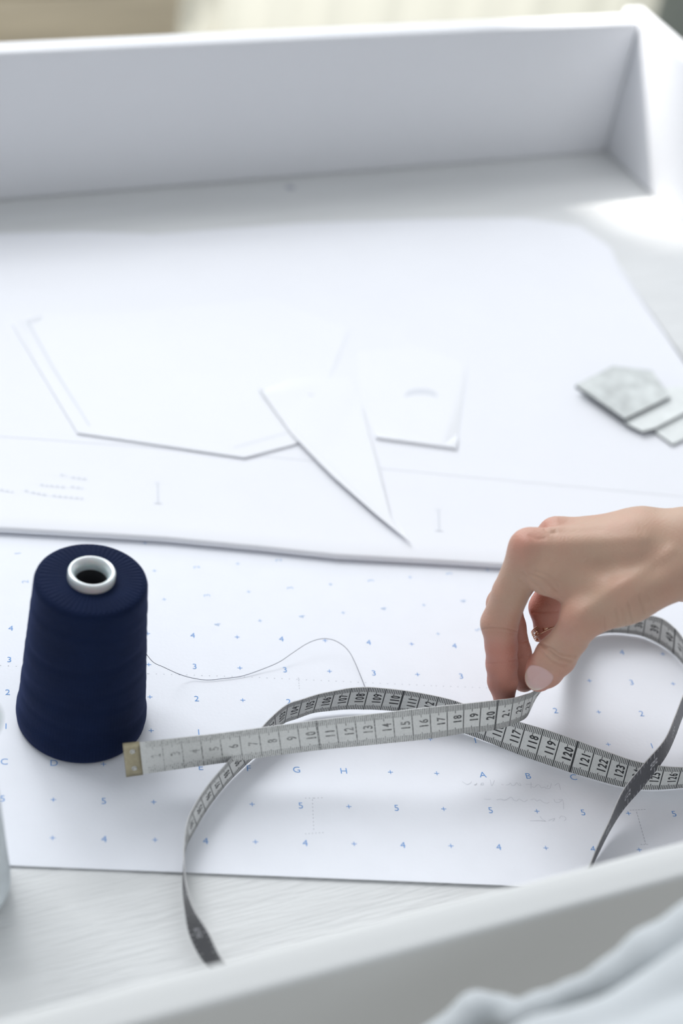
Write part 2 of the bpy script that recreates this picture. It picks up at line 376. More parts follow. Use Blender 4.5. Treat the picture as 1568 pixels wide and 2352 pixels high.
w3 = piece('pattern_piece', dens([(592, 903), (690, 868), (800, 872), (826, 925), (865, 1060), (892, 1190), (938, 1268), (860, 1200), (760, 1108), (668, 1010)]), 0.30, 0.05, 'long pointed paper pattern piece with a punched hole, lying over its neighbours', lambda x, y: (x - 592) * 365 < (y - 890) * 346)
gl = G()
def arc(cx, cy, rx, ry, a0, a1, n=14): return [(cx + rx * math.cos(math.radians(a0 + (a1 - a0) * k / n)), cy + ry * math.sin(math.radians(a0 + (a1 - a0) * k / n))) for k in range(n + 1)]
hP = lambda x, y: (hS(x, y) if y > 26 else hC(x, y) + 0.03) + 0.15
q = [P2(*p) for p in arc(706, 928, 30, 14, 190, 350)] + [P2(*p) for p in arc(706, 934, 30, 12, 350, 190)]
gl.add([(p[0], p[1], hP(*p) + 0.012) for p in q], [tuple(reversed(range(len(q))))]); gl.obj('punched_hole', M_cut, w3, org=ROOTPOS[w3.name], smooth=False)
gl = G(); hQ = lambda x, y: hS(x, y) + 0.11
q = [P2(*p) for p in arc(965, 914, 36, 14, 180, 360)] + [P2(*p) for p in arc(965, 922, 36, 10, 360, 180)]
gl.add([(p[0], p[1], hQ(*p) + 0.012) for p in q], [tuple(reversed(range(len(q))))]); gl.obj('punched_hole', M_pencilpale, w2, org=ROOTPOS[w2.name], smooth=False)
# fabric swatches
M_sw = mat('grey_felt', (0.66, 0.69, 0.68), 0.95, noise=0.22, nscale=90, bump=0.8, bscale=300)
M_sw2 = mat('pale_felt', (0.80, 0.83, 0.82), 0.95, noise=0.08, nscale=90, bump=0.6, bscale=300)
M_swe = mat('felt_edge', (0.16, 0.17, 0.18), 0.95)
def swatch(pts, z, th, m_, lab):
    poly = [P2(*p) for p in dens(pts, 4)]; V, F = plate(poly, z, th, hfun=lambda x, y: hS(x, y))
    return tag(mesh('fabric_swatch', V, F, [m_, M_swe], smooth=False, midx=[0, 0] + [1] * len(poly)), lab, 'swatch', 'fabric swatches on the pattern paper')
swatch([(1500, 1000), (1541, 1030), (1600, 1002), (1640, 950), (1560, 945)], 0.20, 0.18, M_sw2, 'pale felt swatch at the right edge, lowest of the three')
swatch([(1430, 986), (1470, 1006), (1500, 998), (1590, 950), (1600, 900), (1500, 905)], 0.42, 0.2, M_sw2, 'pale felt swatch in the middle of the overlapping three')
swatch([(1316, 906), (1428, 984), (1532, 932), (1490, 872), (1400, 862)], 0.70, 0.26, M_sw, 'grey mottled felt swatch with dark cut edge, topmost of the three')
# ------------------------------------------------------------------ thread cone
def thread_mat(name, col, sheen_col, wscale=900, bstr=0.5, tilt=0.35):
    m = bpy.data.materials.new(name); m.use_nodes = True; nt = m.node_tree; b = nt.nodes['Principled BSDF']
    b.inputs['Roughness'].default_value = 0.85; b.inputs['Sheen Weight'].default_value = 0.16; b.inputs['Sheen Roughness'].default_value = 0.3
    b.inputs['Sheen Tint'].default_value = (*sheen_col, 1); b.inputs['Specular IOR Level'].default_value = 0.15
    tc = nt.nodes.new('ShaderNodeTexCoord'); sep = nt.nodes.new('ShaderNodeSeparateXYZ'); nt.links.new(tc.outputs['Object'], sep.inputs[0])
    at = nt.nodes.new('ShaderNodeMath'); at.operation = 'ARCTAN2'; nt.links.new(sep.outputs['Y'], at.inputs[0]); nt.links.new(sep.outputs['X'], at.inputs[1])
    hs = []
    for sgn in (1, -1):
        mu = nt.nodes.new('ShaderNodeMath'); mu.operation = 'MULTIPLY'; mu.inputs[1].default_value = sgn * tilt * 0.03; nt.links.new(at.outputs[0], mu.inputs[0])
        ad = nt.nodes.new('ShaderNodeMath'); ad.operation = 'ADD'; nt.links.new(sep.outputs['Z'], ad.inputs[0]); nt.links.new(mu.outputs[0], ad.inputs[1])
        sc = nt.nodes.new('ShaderNodeMath'); sc.operation = 'MULTIPLY'; sc.inputs[1].default_value = wscale * 6.28; nt.links.new(ad.outputs[0], sc.inputs[0])
        sn = nt.nodes.new('ShaderNodeMath'); sn.operation = 'SINE'; nt.links.new(sc.outputs[0], sn.inputs[0]); hs.append(sn)
    add = nt.nodes.new('ShaderNodeMath'); add.operation = 'ADD'; nt.links.new(hs[0].outputs[0], add.inputs[0]); nt.links.new(hs[1].outputs[0], add.inputs[1])
    n = nt.nodes.new('ShaderNodeTexNoise'); n.inputs['Scale'].default_value = 500; nt.links.new(tc.outputs['Object'], n.inputs['Vector'])
    ad2 = nt.nodes.new('ShaderNodeMath'); ad2.operation = 'MULTIPLY_ADD'; ad2.inputs[1].default_value = 3.0; nt.links.new(n.outputs[0], ad2.inputs[0]); nt.links.new(add.outputs[0], ad2.inputs[2])
    bp = nt.nodes.new('ShaderNodeBump'); bp.inputs['Strength'].default_value = bstr; bp.inputs['Distance'].default_value = 0.0004
    nt.links.new(ad2.outputs[0], bp.inputs['Height']); nt.links.new(bp.outputs[0], b.inputs['Normal'])
    n2 = nt.nodes.new('ShaderNodeTexNoise'); n2.inputs['Scale'].default_value = 60; nt.links.new(tc.outputs['Object'], n2.inputs['Vector'])
    r = nt.nodes.new('ShaderNodeValToRGB'); r.color_ramp.elements[0].color = (*[c * .8 for c in col], 1); r.color_ramp.elements[1].color = (*[c * 1.25 for c in col], 1)
    nt.links.new(n2.outputs[0], r.inputs[0]); nt.links.new(r.outputs[0], b.inputs['Base Color']); return m
M_navy = thread_mat('navy_thread', (0.0030, 0.0095, 0.0370), (0.16, 0.25, 0.80), 900, 0.30)
CX, CY = 3.9, 3.2
prof = [(0.8, 0.10), (3.05, 0.10), (3.28, 0.16), (3.38, 0.35), (3.44, 0.8), (3.42, 1.25), (3.34, 1.6)]
for k in range(1, 41):
    z = 1.6 + (9.55 - 1.6) * k / 40
    r = 3.34 + (2.86 - 3.34) * k / 40 + 0.006 * math.sin(z * 5.1) * math.sin(z * 1.3) + (0.010 if int(z * 1.15) % 3 == 0 else 0)
    prof.append((r, z))
prof += [(2.85, 9.72), (2.80, 9.88), (2.70, 9.98), (2.5, 10.03), (1.9, 10.05), (1.3, 10.03), (1.05, 10.0), (1.0, 9.0)]
V, F = lathe(prof, 0, 0, 128)
V = np.array(V); ang = np.arctan2(V[:, 1], V[:, 0]); rad = np.hypot(V[:, 0], V[:, 1])
ok = (V[:, 2] > 1.4) & (V[:, 2] < 9.6) & (rad > 2)
# crossing wind bands: shallow diagonal grooves round the cone
for s_, ph, w_ in ((0.55, 2.1, .16), (0.55, 4.3, .14), (-0.5, 6.0, .16), (0.5, 6.6, .14), (-0.5, 3.4, .15), (0.45, 8.2, .15)):
    dz = V[:, 2] - (ph + s_ * np.sin(ang + ph * 2.0))
    V[ok, :2] *= (1 - 0.009 * np.exp(-(dz[ok] / w_) ** 2))[:, None]
V[:, 0] += CX - 0.011 * V[:, 2]; V[:, 1] += CY
cone = root('thread_cone', (CX, CY, 0.05), 'navy blue sewing thread wound on a tall cone standing on the dotted paper', 'thread cone')
mesh('thread_winding', V, F, M_navy, cone)
M_plastic = mat('milky_plastic', (0.72, 0.78, 0.80), 0.25, Transmission_Weight=0.35, Subsurface_Weight=0.2)
V, F = lathe([(0.80, 6.0), (0.80, 10.05), (0.84, 10.30), (0.96, 10.44), (1.06, 10.52), (1.16, 10.50), (1.20, 10.42), (1.21, 10.05), (1.15, 9.9), (1.0, 9.6), (0.95, 6.0)], CX - 0.11, CY, 64)
mesh('plastic_core', V, F, M_plastic, cone)
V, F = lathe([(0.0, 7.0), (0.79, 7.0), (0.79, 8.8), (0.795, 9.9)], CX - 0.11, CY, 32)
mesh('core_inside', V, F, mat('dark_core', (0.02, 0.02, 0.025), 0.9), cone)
V, F = lathe([(0.0, 0.0), (2.9, 0.0), (2.95, 0.06), (2.9, 0.11), (0.0, 0.11)], CX, CY, 48)
V = [(a, b, c + 0.055) for a, b, c in V]
mesh('core_base', V, F, M_plastic, cone)
tp = [(334, 1500, 3.2), (352, 1521, 2.6), (375, 1532, 1.7), (410, 1548, .6), (440, 1557, .2), (475, 1562, .12), (510, 1559, .12), (555, 1553, .12), (600, 1538, .2), (640, 1521, .35), (670, 1501, .55), (700, 1481, .75), (722, 1471, .85), (742, 1467, .9), (765, 1470, .85), (787, 1482, .7), (803, 1499, .5), (815, 1522, .35), (826, 1548, .25), (838, 1578, .15), (846, 1600, .12)]
V, F = tube(smooth_path([atz(*p) for p in tp], 6), 0.016, 6); mesh('loose_thread', V, F, mat('navy_strand', (0.04, 0.05, 0.10), 0.8), cone)
# ------------------------------------------------------------------ white spool cut off by the left edge
sx, sy = -2.1, -8.5
sp = root('thread_spool', (sx, sy, 0.0), 'white thread spool with a clear top flange at the left edge of the table', 'thread spool')
M_whthread = thread_mat('white_thread', (0.66, 0.71, 0.74), (1, 1, 1), 700, 0.3)
V, F = lathe([(0.9, 0.25), (2.4, 0.25), (2.58, 0.4), (2.66, 0.8), (2.62, 1.5), (2.5, 2.3), (1.97, 6.4), (1.5, 10.2), (1.35, 10.5), (0.9, 10.6)], sx, sy, 64); mesh('thread_winding', V, F, M_whthread, sp)
V, F = lathe([(0.0, 0.0), (2.3, 0.0), (2.4, 0.1), (2.38, 0.24), (0.9, 0.26)], sx, sy, 48); mesh('spool_foot', V, F, M_plastic, sp)
V, F = lathe([(0.7, 10.2), (1.0, 11.0), (1.78, 11.5), (1.88, 11.62), (1.9, 11.75), (1.82, 11.82), (0.9, 11.3), (0.6, 10.6)], sx, sy, 48); mesh('top_flange', V, F, M_plastic, sp)
# ------------------------------------------------------------------ tape measure: one continuous ribbon
TW = 2.0
ST = []                                            # stations: cm reading, centre, width vector (bottom -> top edge)
def stZ(s, top, bot, Z, sign=1.0):
    top = np.array(top, float); bot = np.array(bot, float); c = atZ(*((top + bot) / 2), Z)
    l = (top - bot) * Z / F_PX; d = -sign * math.sqrt(max(TW ** 2 - l @ l, 0.0))
    ST.append((s, c, l[0] * RW[0] + l[1] * RW[1] + d * RW[2]))
def stz(s, top, bot, zb):
    b = atz(*bot, zb); d = ray(*top); o = CAM - b
    A = d @ d; B = d @ o; Cc = o @ o - TW ** 2; disc = B * B - A * Cc
    t = (-B - math.sqrt(disc)) / A if disc > 0 else -B / A
    w = CAM + d * t - b; ST.append((s, b + w / 2, w))
def stw(s, c, w): ST.append((s, np.array(c, float), np.array(w, float)))
stZ(0, (283.9, 1706), (287, 1786), 95.0); stZ(5, (505, 1681), (511, 1755), 95.9); stZ(10, (726, 1651.6), (735, 1725), 96.8); stZ(13, (857, 1637), (865, 1712), 97.25)
stZ(16, (984.9, 1622.3), (991, 1698.5), 97.8); stZ(18, (1063, 1614), (1064.3, 1687.3), 98.6); stZ(20, (1141, 1605.4), (1137, 1678.7), 99.5); stZ(21, (1176.2, 1600.6), (1170.5, 1670), 100.05)
stZ(22, (1204, 1592.6), (1195.3, 1659.6), 100.8); stZ(23, (1223, 1585), (1212, 1648.4), 101.6)
stw(24.2, (28.75, 3.75, 2.95), (0.3, -0.3, 2)); stw(25.3, (29.3, 4.6, 3.0), (0.2, -0.2, 2)); stw(27.5, (30.2, 6.2, 2.5), (0, 0, 2)); stw(30, (31.3, 8.3, 1.7), (0, 0, 2))
stz(33, (1340, 1418), (1335, 1463), 0.15); stz(35, (1372, 1412), (1366, 1457), .1); stz(36, (1410, 1407), (1404, 1453.5), .1); stz(37, (1447, 1408), (1441, 1455.5), .1); stz(38, (1483, 1412), (1476, 1462), .1); stz(39, (1520.7, 1421), (1513, 1479), .1)
stz(40, (1551, 1444), (1546, 1502), .1); stz(41.2, (1574, 1475), (1570, 1527), .15)
stz(43.5, (1598, 1515), (1597, 1566), .5); stz(46, (1598, 1553), (1598, 1603), 1.2)
stz(49, (1568, 1598), (1568, 1644), 1.75); stz(50.5, (1549, 1647.4), (1549, 1694), 1.9); stz(52.3, (1525.7, 1699), (1525.7, 1742), 1.95); stz(54.2, (1479.5, 1753), (1479.5, 1803), 1.45)
stz(56.4, (1430, 1816), (1430, 1861), 0.8); stz(58.4, (1397, 1888), (1397, 1914), .35); stz(60, (1368, 1950), (1368, 1972), .12); stz(61.2, (1350, 1992), (1350, 2008), .08)
stw(64.5, (26.3, -9.8, 1.0), (-.3, -.6, 1.8)); stw(69, (22, -12.9, 1.0), (-.1, -.3, 2)); stw(75, (17, -14.4, 1.0), (0, -.2, 2)); stw(80, (13, -14.2, 1.0), (0.1, -.6, 1.9))
stz(84.5, (510, 2203), (470, 2211), .06); stz(86.3, (478, 2141), (437, 2151), .06); stz(88, (444, 2085), (425, 2091), .06); stz(89.5, (427.5, 2032), (419.5, 2037), .06); stz(90.7, (422.5, 1985), (421, 1991), .06)
stz(91.8, (422, 1949), (424, 1958), .06); stz(92.7, (425.5, 1911), (430, 1937), .06); stz(93.65, (434, 1875), (445, 1911), .08); stz(94.7, (453, 1838), (466, 1874), .1); stz(95.9, (478, 1802), (490, 1839), .1); stz(97.65, (514, 1760), (527, 1794), .1)
stz(98.95, (548, 1723), (562, 1759), .12); stz(100.3, (585, 1688), (600, 1725), .15); stz(101.6, (618, 1652), (627, 1692), .2); stz(103, (661, 1617), (652, 1661), .22); stz(104, (694, 1606), (682, 1650), .25); stz(105, (731, 1594.4), (718, 1637.5), .27); stz(106, (769, 1586.5), (756, 1632.3), .28); stz(107, (807, 1580), (794, 1629), .28)
stz(108, (847, 1578.3), (834, 1629), .28); stz(109, (887.2, 1581.5), (873, 1630), .26); stz(110, (928, 1586), (914, 1634), .22); stz(111, (967, 1592), (952, 1642), .18); stz(112, (1007, 1600), (991, 1655), .15); stz(113, (1046, 1610), (1030, 1670), .12); stz(114, (1087, 1625), (1070, 1685), .1); stz(115, (1127, 1640), (1110, 1700), .1); stz(116, (1167.5, 1652), (1149, 1715.5), .09)
stz(117, (1207.6, 1663), (1188, 1731), .09); stz(118, (1248, 1674.5), (1228, 1746), .09); stz(119, (1288.5, 1688), (1267.8, 1759.5), .09); stz(120, (1327.5, 1702), (1308, 1773), .09); stz(121, (1367, 1716.8), (1348.3, 1785), .09); stz(122, (1406.8, 1731), (1388.6, 1796.7), .09); stz(123, (1445.4, 1744.5), (1428.3, 1806.6), .09); stz(124, (1485, 1754), (1469, 1812.5), .09); stz(125, (1525.7, 1760.4), (1511.5, 1813), .09); stz(126, (1565, 1762.4), (1551, 1810.5), .09); stz(127, (1604, 1762), (1591, 1806), .09)
stw(131, (42.3, 1.6, .9), (-.2, .9, 1.6)); stw(138, (49, 3.6, .75), (-.2, 1.0, 1.6)); stw(150, (60, 7.5, .7), (-.2, 1.0, 1.6))
SS = np.array([q[0] for q in ST]); SCn = np.array([q[1] for q in ST]); SW = np.array([q[2] / np.linalg.norm(q[2]) for q in ST])
def hermite(x, Y, xs):
    h = np.diff(x); d = np.diff(Y, axis=0) / h[:, None]; m_ = np.zeros_like(Y)
    m_[1:-1] = (d[:-1] * h[1:, None] + d[1:] * h[:-1, None]) / (h[:-1] + h[1:])[:, None]; m_[0] = d[0]; m_[-1] = d[-1]
    i = np.clip(np.searchsorted(x, xs) - 1, 0, len(h) - 1); t = ((xs - x[i]) / h[i])[:, None]; hh = h[i][:, None]
    return (2 * t**3 - 3 * t**2 + 1) * Y[i] + (t**3 - 2 * t**2 + t) * hh * m_[i] + (-2 * t**3 + 3 * t**2) * Y[i + 1] + (t**3 - t**2) * hh * m_[i + 1]
ds = 0.05; GS = np.arange(0, 150 + 1e-6, ds); GC = hermite(SS, SCn, GS); GW = hermite(SS, SW, GS); GW /= np.linalg.norm(GW, axis=1)[:, None]
GT = np.gradient(GC, axis=0); GT /= np.linalg.norm(GT, axis=1)[:, None]
GN = np.cross(GT, GW); GN /= np.linalg.norm(GN, axis=1)[:, None]          # front (light) side normal
def rib(s, v, off=0.0):
    """s: cm reading, v: cm across from the centre, off: cm along the front normal"""
    s = np.clip(np.asarray(s, float), 0, 150 - 1e-6) / ds; i = s.astype(int); f = (s - i)[..., None]
    L = lambda A: A[i] * (1 - f) + A[i + 1] * f
    return L(GC) + L(GW) * np.asarray(v)[..., None] + L(GN) * off
tape = root('tape_measure', (20, 0, 0.05), 'grey flexible tape measure looped across the dotted paper, held by a hand', 'tape measure')
M_tape = mat('grey_fibreglass', (0.69, 0.695, 0.675), 0.5, noise=0.08, nscale=900, bump=0.25, bscale=1500)
M_tback = mat('black_fibreglass', (0.035, 0.035, 0.042), 0.38, noise=0.1, nscale=900, bump=0.3, bscale=1500)
M_tedge = mat('tape_edge', (0.62, 0.62, 0.62), 0.6)
N = len(GS); th = 0.022; h = TW / 2
V = np.concatenate([rib(GS, np.full(N, a), b) for a, b in ((-h, th), (h, th), (h, -th), (-h, -th))])
F = []; MI = []
for i in range(N - 1):
    for k, mi in ((0, 0), (1, 2), (2, 1), (3, 2)):
        a = k * N; b = ((k + 1) % 4) * N; F.append((a + i, a + i + 1, b + i + 1, b + i)); MI.append(mi)
F += [(0, N, 2 * N, 3 * N), (4 * N - 1, 3 * N - 1, 2 * N - 1, N - 1)]; MI += [2, 2]
band = mesh('tape_band', V, F, [M_tape, M_tback, M_tedge], tape, midx=MI)
es = band.modifiers.new('split', 'EDGE_SPLIT'); es.split_angle = math.radians(40)
# printed scale
def print_mat(name, ink, ground):
    m = bpy.data.materials.new(name); m.use_nodes = True; nt = m.node_tree; b = nt.nodes['Principled BSDF']; b.inputs['Roughness'].default_value = 0.55
    at = nt.nodes.new('ShaderNodeAttribute'); at.attribute_name = 'wear'
    tc = nt.nodes.new('ShaderNodeTexCoord'); n = nt.nodes.new('ShaderNodeTexNoise'); n.inputs['Scale'].default_value = 900; n.inputs['Detail'].default_value = 2; nt.links.new(tc.outputs['Object'], n.inputs['Vector'])
    r = nt.nodes.new('ShaderNodeMapRange'); r.inputs['From Min'].default_value = 0.35; r.inputs['From Max'].default_value = 0.6; nt.links.new(n.outputs[0], r.inputs['Value'])
    mu = nt.nodes.new('ShaderNodeMath'); mu.operation = 'MULTIPLY'; nt.links.new(r.outputs[0], mu.inputs[0]); nt.links.new(at.outputs['Fac'], mu.inputs[1])
    ad = nt.nodes.new('ShaderNodeMath'); ad.operation = 'MULTIPLY_ADD'; ad.use_clamp = True; nt.links.new(at.outputs['Fac'], ad.inputs[0]); ad.inputs[1].default_value = 0.45; nt.links.new(mu.outputs[0], ad.inputs[2])
    mx = nt.nodes.new('ShaderNodeMix'); mx.data_type = 'RGBA'; nt.links.new(ad.outputs[0], mx.inputs['Factor']); mx.inputs['A'].default_value = (*ink, 1); mx.inputs['B'].default_value = (*ground, 1)
    nt.links.new(mx.outputs['Result'], b.inputs['Base Color']); return m
M_print = print_mat('black_print', (0.015, 0.015, 0.018), (0.57, 0.575, 0.56)); M_printw = print_mat('white_print', (0.45, 0.45, 0.47), (0.05, 0.05, 0.06))
def wear(s):
    return np.interp(s, [0, 1, 3, 5, 8, 14, 18, 24, 151], [1.0, 0.95, 0.8, 0.62, 0.5, 0.42, 0.15, 0.1, 0.0])
class P:
    def __init__(q): q.S = []; q.Vv = []; q.F = []
    def quad(q, s0, s1, v0, v1):
        b = len(q.S); q.S += [s0, s1, s1, s0]; q.Vv += [v0, v0, v1, v1]; q.F.append((b, b + 1, b + 2, b + 3))
    def text(q, t, s, v, hgt, cw, bold, flip=False):
        """reads across the tape; glyph tops point to smaller readings (flip: to larger ones)"""
        n = len(t); k = -1 if flip else 1
        for j, ch in enumerate(t):
            Vg, Fg, w = glyph(ch, bold); b = len(q.S); sc = hgt / 0.70; sw = cw * 0.80 / max(w, 0.42)
            for p in Vg:
                q.Vv.append(v + k * ((j - (n - 1) / 2) * cw + p[0] * sw)); q.S.append(s - k * p[1] * sc)
            q.F += [tuple(i + b for i in f) for f in Fg]
    def obj(q, name, m_, off, wr=1.0):
        S = np.array(q.S); V = rib(S, np.array(q.Vv), off)
        o = mesh(name, V, q.F, m_, tape, smooth=False)
        a = o.data.attributes.new('wear', 'FLOAT', 'POINT'); a.data.foreach_set('value', (wear(S) * wr).astype(np.float32)); return o
ticks = P(); nums = P()
for mm in range(12, 1500):
    s = mm / 10
    if mm % 10 == 0:
        w = 0.030 if mm % 100 else 0.055
        ticks.quad(s - w, s + w, -h, h) if s < 30 or mm % 10 else ticks.quad(s - w, s + w, -h, h)
    else:
        ln = 0.56 if mm % 5 == 0 else 0.40
        ticks.quad(s - 0.020, s + 0.020, h - ln, h); ticks.quad(s - 0.020, s + 0.020, -h, -h + (0.40 if mm % 5 else 0.5))
for n in range(2, 150):
    nums.text(str(n), n - 0.14, 0.03, 0.48, 0.30, 0.026 if n % 10 else 0.040)
ticks.obj('scale_lines', M_print, th + 0.006); nums.obj('numerals', M_print, th + 0.007)
bt = P()
for q8 in range(10, 59 * 8):
    s = q8 * 2.54 / 8
    if s > 149.5: break
    ln = 0.5 if q8 % 4 == 0 else 0.28
    bt.quad(s - 0.018, s + 0.018, h - ln, h); bt.quad(s - 0.018, s + 0.018, -h, -h + ln)
    if q8 % 8 == 0: bt.quad(s - 0.022, s + 0.022, -h, -h + .55); bt.quad(s - 0.022, s + 0.022, h - .55, h)
for n in range(1, 59): bt.text(str(n), 150 - n * 2.54 + 0.2, 0, 0.60, 0.34, 0.012, flip=False)
bo = bt.obj('reverse_print', M_printw, -th - 0.006, 0.5); 
# metal end with two rivets
M_metal = mat('worn_brass', (0.42, 0.37, 0.25), 0.38, noise=0.12, nscale=300, bump=0.3, bscale=600, Metallic=0.75)
S_ = np.linspace(-0.0, 0.86, 8); g = G(); V = []
for off in (0.07, -0.07):
    for v in np.linspace(-1.03, 1.03, 9):
        for s in S_: V.append(rib(np.array([max(s, 0.0)]), np.array([v]), off - np.sign(off) * (0.03 if (s in (S_[0], S_[-1]) or abs(v) > 1.0) else 0))[0])
nb = 8 * 9
for j in range(8):
    for i in range(7):
        q = (j * 8 + i, j * 8 + i + 1, (j + 1) * 8 + i + 1, (j + 1) * 8 + i); g.F.append(q); g.F.append(tuple(k + nb for k in reversed(q)))
per = list(range(8)) + [j * 8 + 7 for j in range(1, 9)] + [64 + i for i in range(6, -1, -1)] + [j * 8 for j in range(7, 0, -1)]
for a, b in zip(per, per[1:] + per[:1]): g.F.append((b, a, a + nb, b + nb))
me_ = mesh('metal_end', V, g.F, M_metal, tape)
M_rivet = mat('steel_rivet', (0.55, 0.54, 0.50), 0.25, Metallic=1.0)
for v in (0.52, -0.52):
    c0 = rib(np.array([0.46]), np.array([v]), 0.07)[0]; V = []; F = []
    tt, ww, nn = GT[10], GW[10], GN[10]
    for i, (r_, z_) in enumerate(((0.15, 0.0), (0.14, 0.035), (0.09, 0.055), (0.085, 0.03), (0.04, 0.02))):
        for k in range(16): a = 2 * math.pi * k / 16; V.append(c0 + tt * r_ * math.cos(a) + ww * r_ * math.sin(a) + nn * z_)
    for i in range(4):
        for k in range(16): F.append((i * 16 + k, i * 16 + (k + 1) % 16, (i + 1) * 16 + (k + 1) % 16, (i + 1) * 16 + k))
    F.append(tuple(range(64, 80)))
    mesh('rivet', V, F, M_rivet, me_, org=ROOTPOS[tape.name])
# ------------------------------------------------------------------ hand and forearm: one continuous surface grown from bone capsules
def J(x, y, Z): return atZ(x, y, Z)
PALM = []; FING = []
def cap(lst, a, ra, b, rb): lst.append((np.array(a), np.array(b), ra, rb))
wA, wB = J(1590, 1266, 96.6), J(1610, 1272, 98.9)
eA, eB = J(2250, 1190, 97.0), J(2260, 1205, 100.0)
cap(PALM, J(1217, 1262, 96.0), 1.03, J(1450, 1268, 96.0), 1.62)               # index metacarpal
cap(PALM, J(1450, 1268, 96.0), 1.62, wA, 2.12)
cap(PALM, J(1279, 1234, 97.7), 0.98, J(1470, 1247, 97.4), 1.70); cap(PALM, J(1470, 1247, 97.4), 1.70, wB, 2.05)
cap(PALM, J(1345, 1243, 99.3), 0.95, wB, 1.85)
cap(PALM, J(1400, 1262, 100.9), 0.88, J(1600, 1290, 99.6), 1.6)
cap(PALM, J(1400, 1300, 99.5), 1.2, J(1560, 1300, 98.5), 1.8)                  # heel of the hand
cap(PALM, J(1258, 1318, 95.9), 1.12, J(1400, 1355, 95.8), 1.25)               # web between thumb and index
cap(PALM, J(1540, 1318, 95.2), 1.45, J(1440, 1366, 95.0), 1.30)               # thumb metacarpal
cap(PALM, J(1440, 1366, 95.0), 1.30, J(1337, 1420, 95.3), 1.0)
cap(PALM, wA, 2.14, eA, 2.75); cap(PALM, wB, 2.05, eB, 2.7)
def finger(*pts):
    L = []
    for (a, ra), (b, rb) in zip(pts[:-1], pts[1:]): cap(L, a, ra, b, rb)
    FING.append(L)
finger((J(1337, 1420, 95.3), 1.0), (J(1309, 1465, 96.4), 0.94), (J(1276, 1507, 97.6), 1.07), (J(1251, 1538, 98.6), 0.98), (J(1237, 1556, 99.2), 0.76))           # thumb
finger((J(1217, 1262, 96.0), 1.03), (J(1172, 1362, 97.4), 0.94), (J(1147, 1432, 98.5), 0.98), (J(1151, 1482, 99.4), 0.85), (J(1152, 1525, 100.2), 0.83), (J(1154, 1565, 100.9), 0.80), (J(1157, 1600, 101.3), 0.60))
finger((J(1279, 1234, 97.7), 0.98), (J(1206, 1315, 99.2), 0.92), (J(1157, 1388, 100.6), 0.93), (J(1171, 1440, 101.5), 0.84), (J(1182, 1500, 102.3), 0.88), (J(1194, 1535, 102.8), 0.80), (J(1203, 1563, 103.1), 0.64))
finger((J(1345, 1243, 99.3), 0.95), (J(1285, 1330, 100.6), 0.88), (J(1253, 1395, 101.6), 0.90), (J(1263, 1440, 102.2), 0.85), (J(1281, 1475, 102.7), 0.80), (J(1300, 1488, 103.0), 0.6))
finger((J(1400, 1262, 100.9), 0.88), (J(1335, 1345, 102.0), 0.80), (J(1308, 1395, 102.7), 0.78), (J(1318, 1425, 103.2), 0.70), (J(1332, 1438, 103.5), 0.55))
def rcone(Pp, a, b, ra, rb):
    a = a.astype(np.float32); ba = (b - a).astype(np.float32); l2 = ba @ ba; pa = Pp - a; t = np.clip(pa @ ba / l2, 0, 1)
    pa = pa - t[:, None] * ba; return np.sqrt(np.einsum('ij,ij->i', pa, pa)) - (np.float32(ra) + np.float32(rb - ra) * t)
def smin(a, b, k):
    hh = np.clip(k - np.abs(a - b), 0, None) / k; return np.minimum(a, b) - hh * hh * hh * k / 6.0
def sdf(Pp):
    Pp = np.asarray(Pp, np.float32); d = None
    for q in PALM: e = rcone(Pp, *q[:2], *q[2:]); d = e if d is None else smin(d, e, 1.3)
    out = d
    for i, fg in enumerate(FING):
        e = None
        for q in fg: x = rcone(Pp, *q[:2], *q[2:]); e = x if e is None else smin(e, x, 0.30)
        out = np.minimum(out, smin(d, e, 0.8 if i == 0 else 0.75))
    return out
def grad(Pp, e=0.02, fn=None):
    fn = fn or sdf
    K = np.array([(1, 1, 1), (1, -1, -1), (-1, 1, -1), (-1, -1, 1)], float); g_ = sum(k[None] * fn(Pp + k * e)[:, None] for k in K); return g_ / (np.linalg.norm(g_, axis=1)[:, None] + 1e-9)
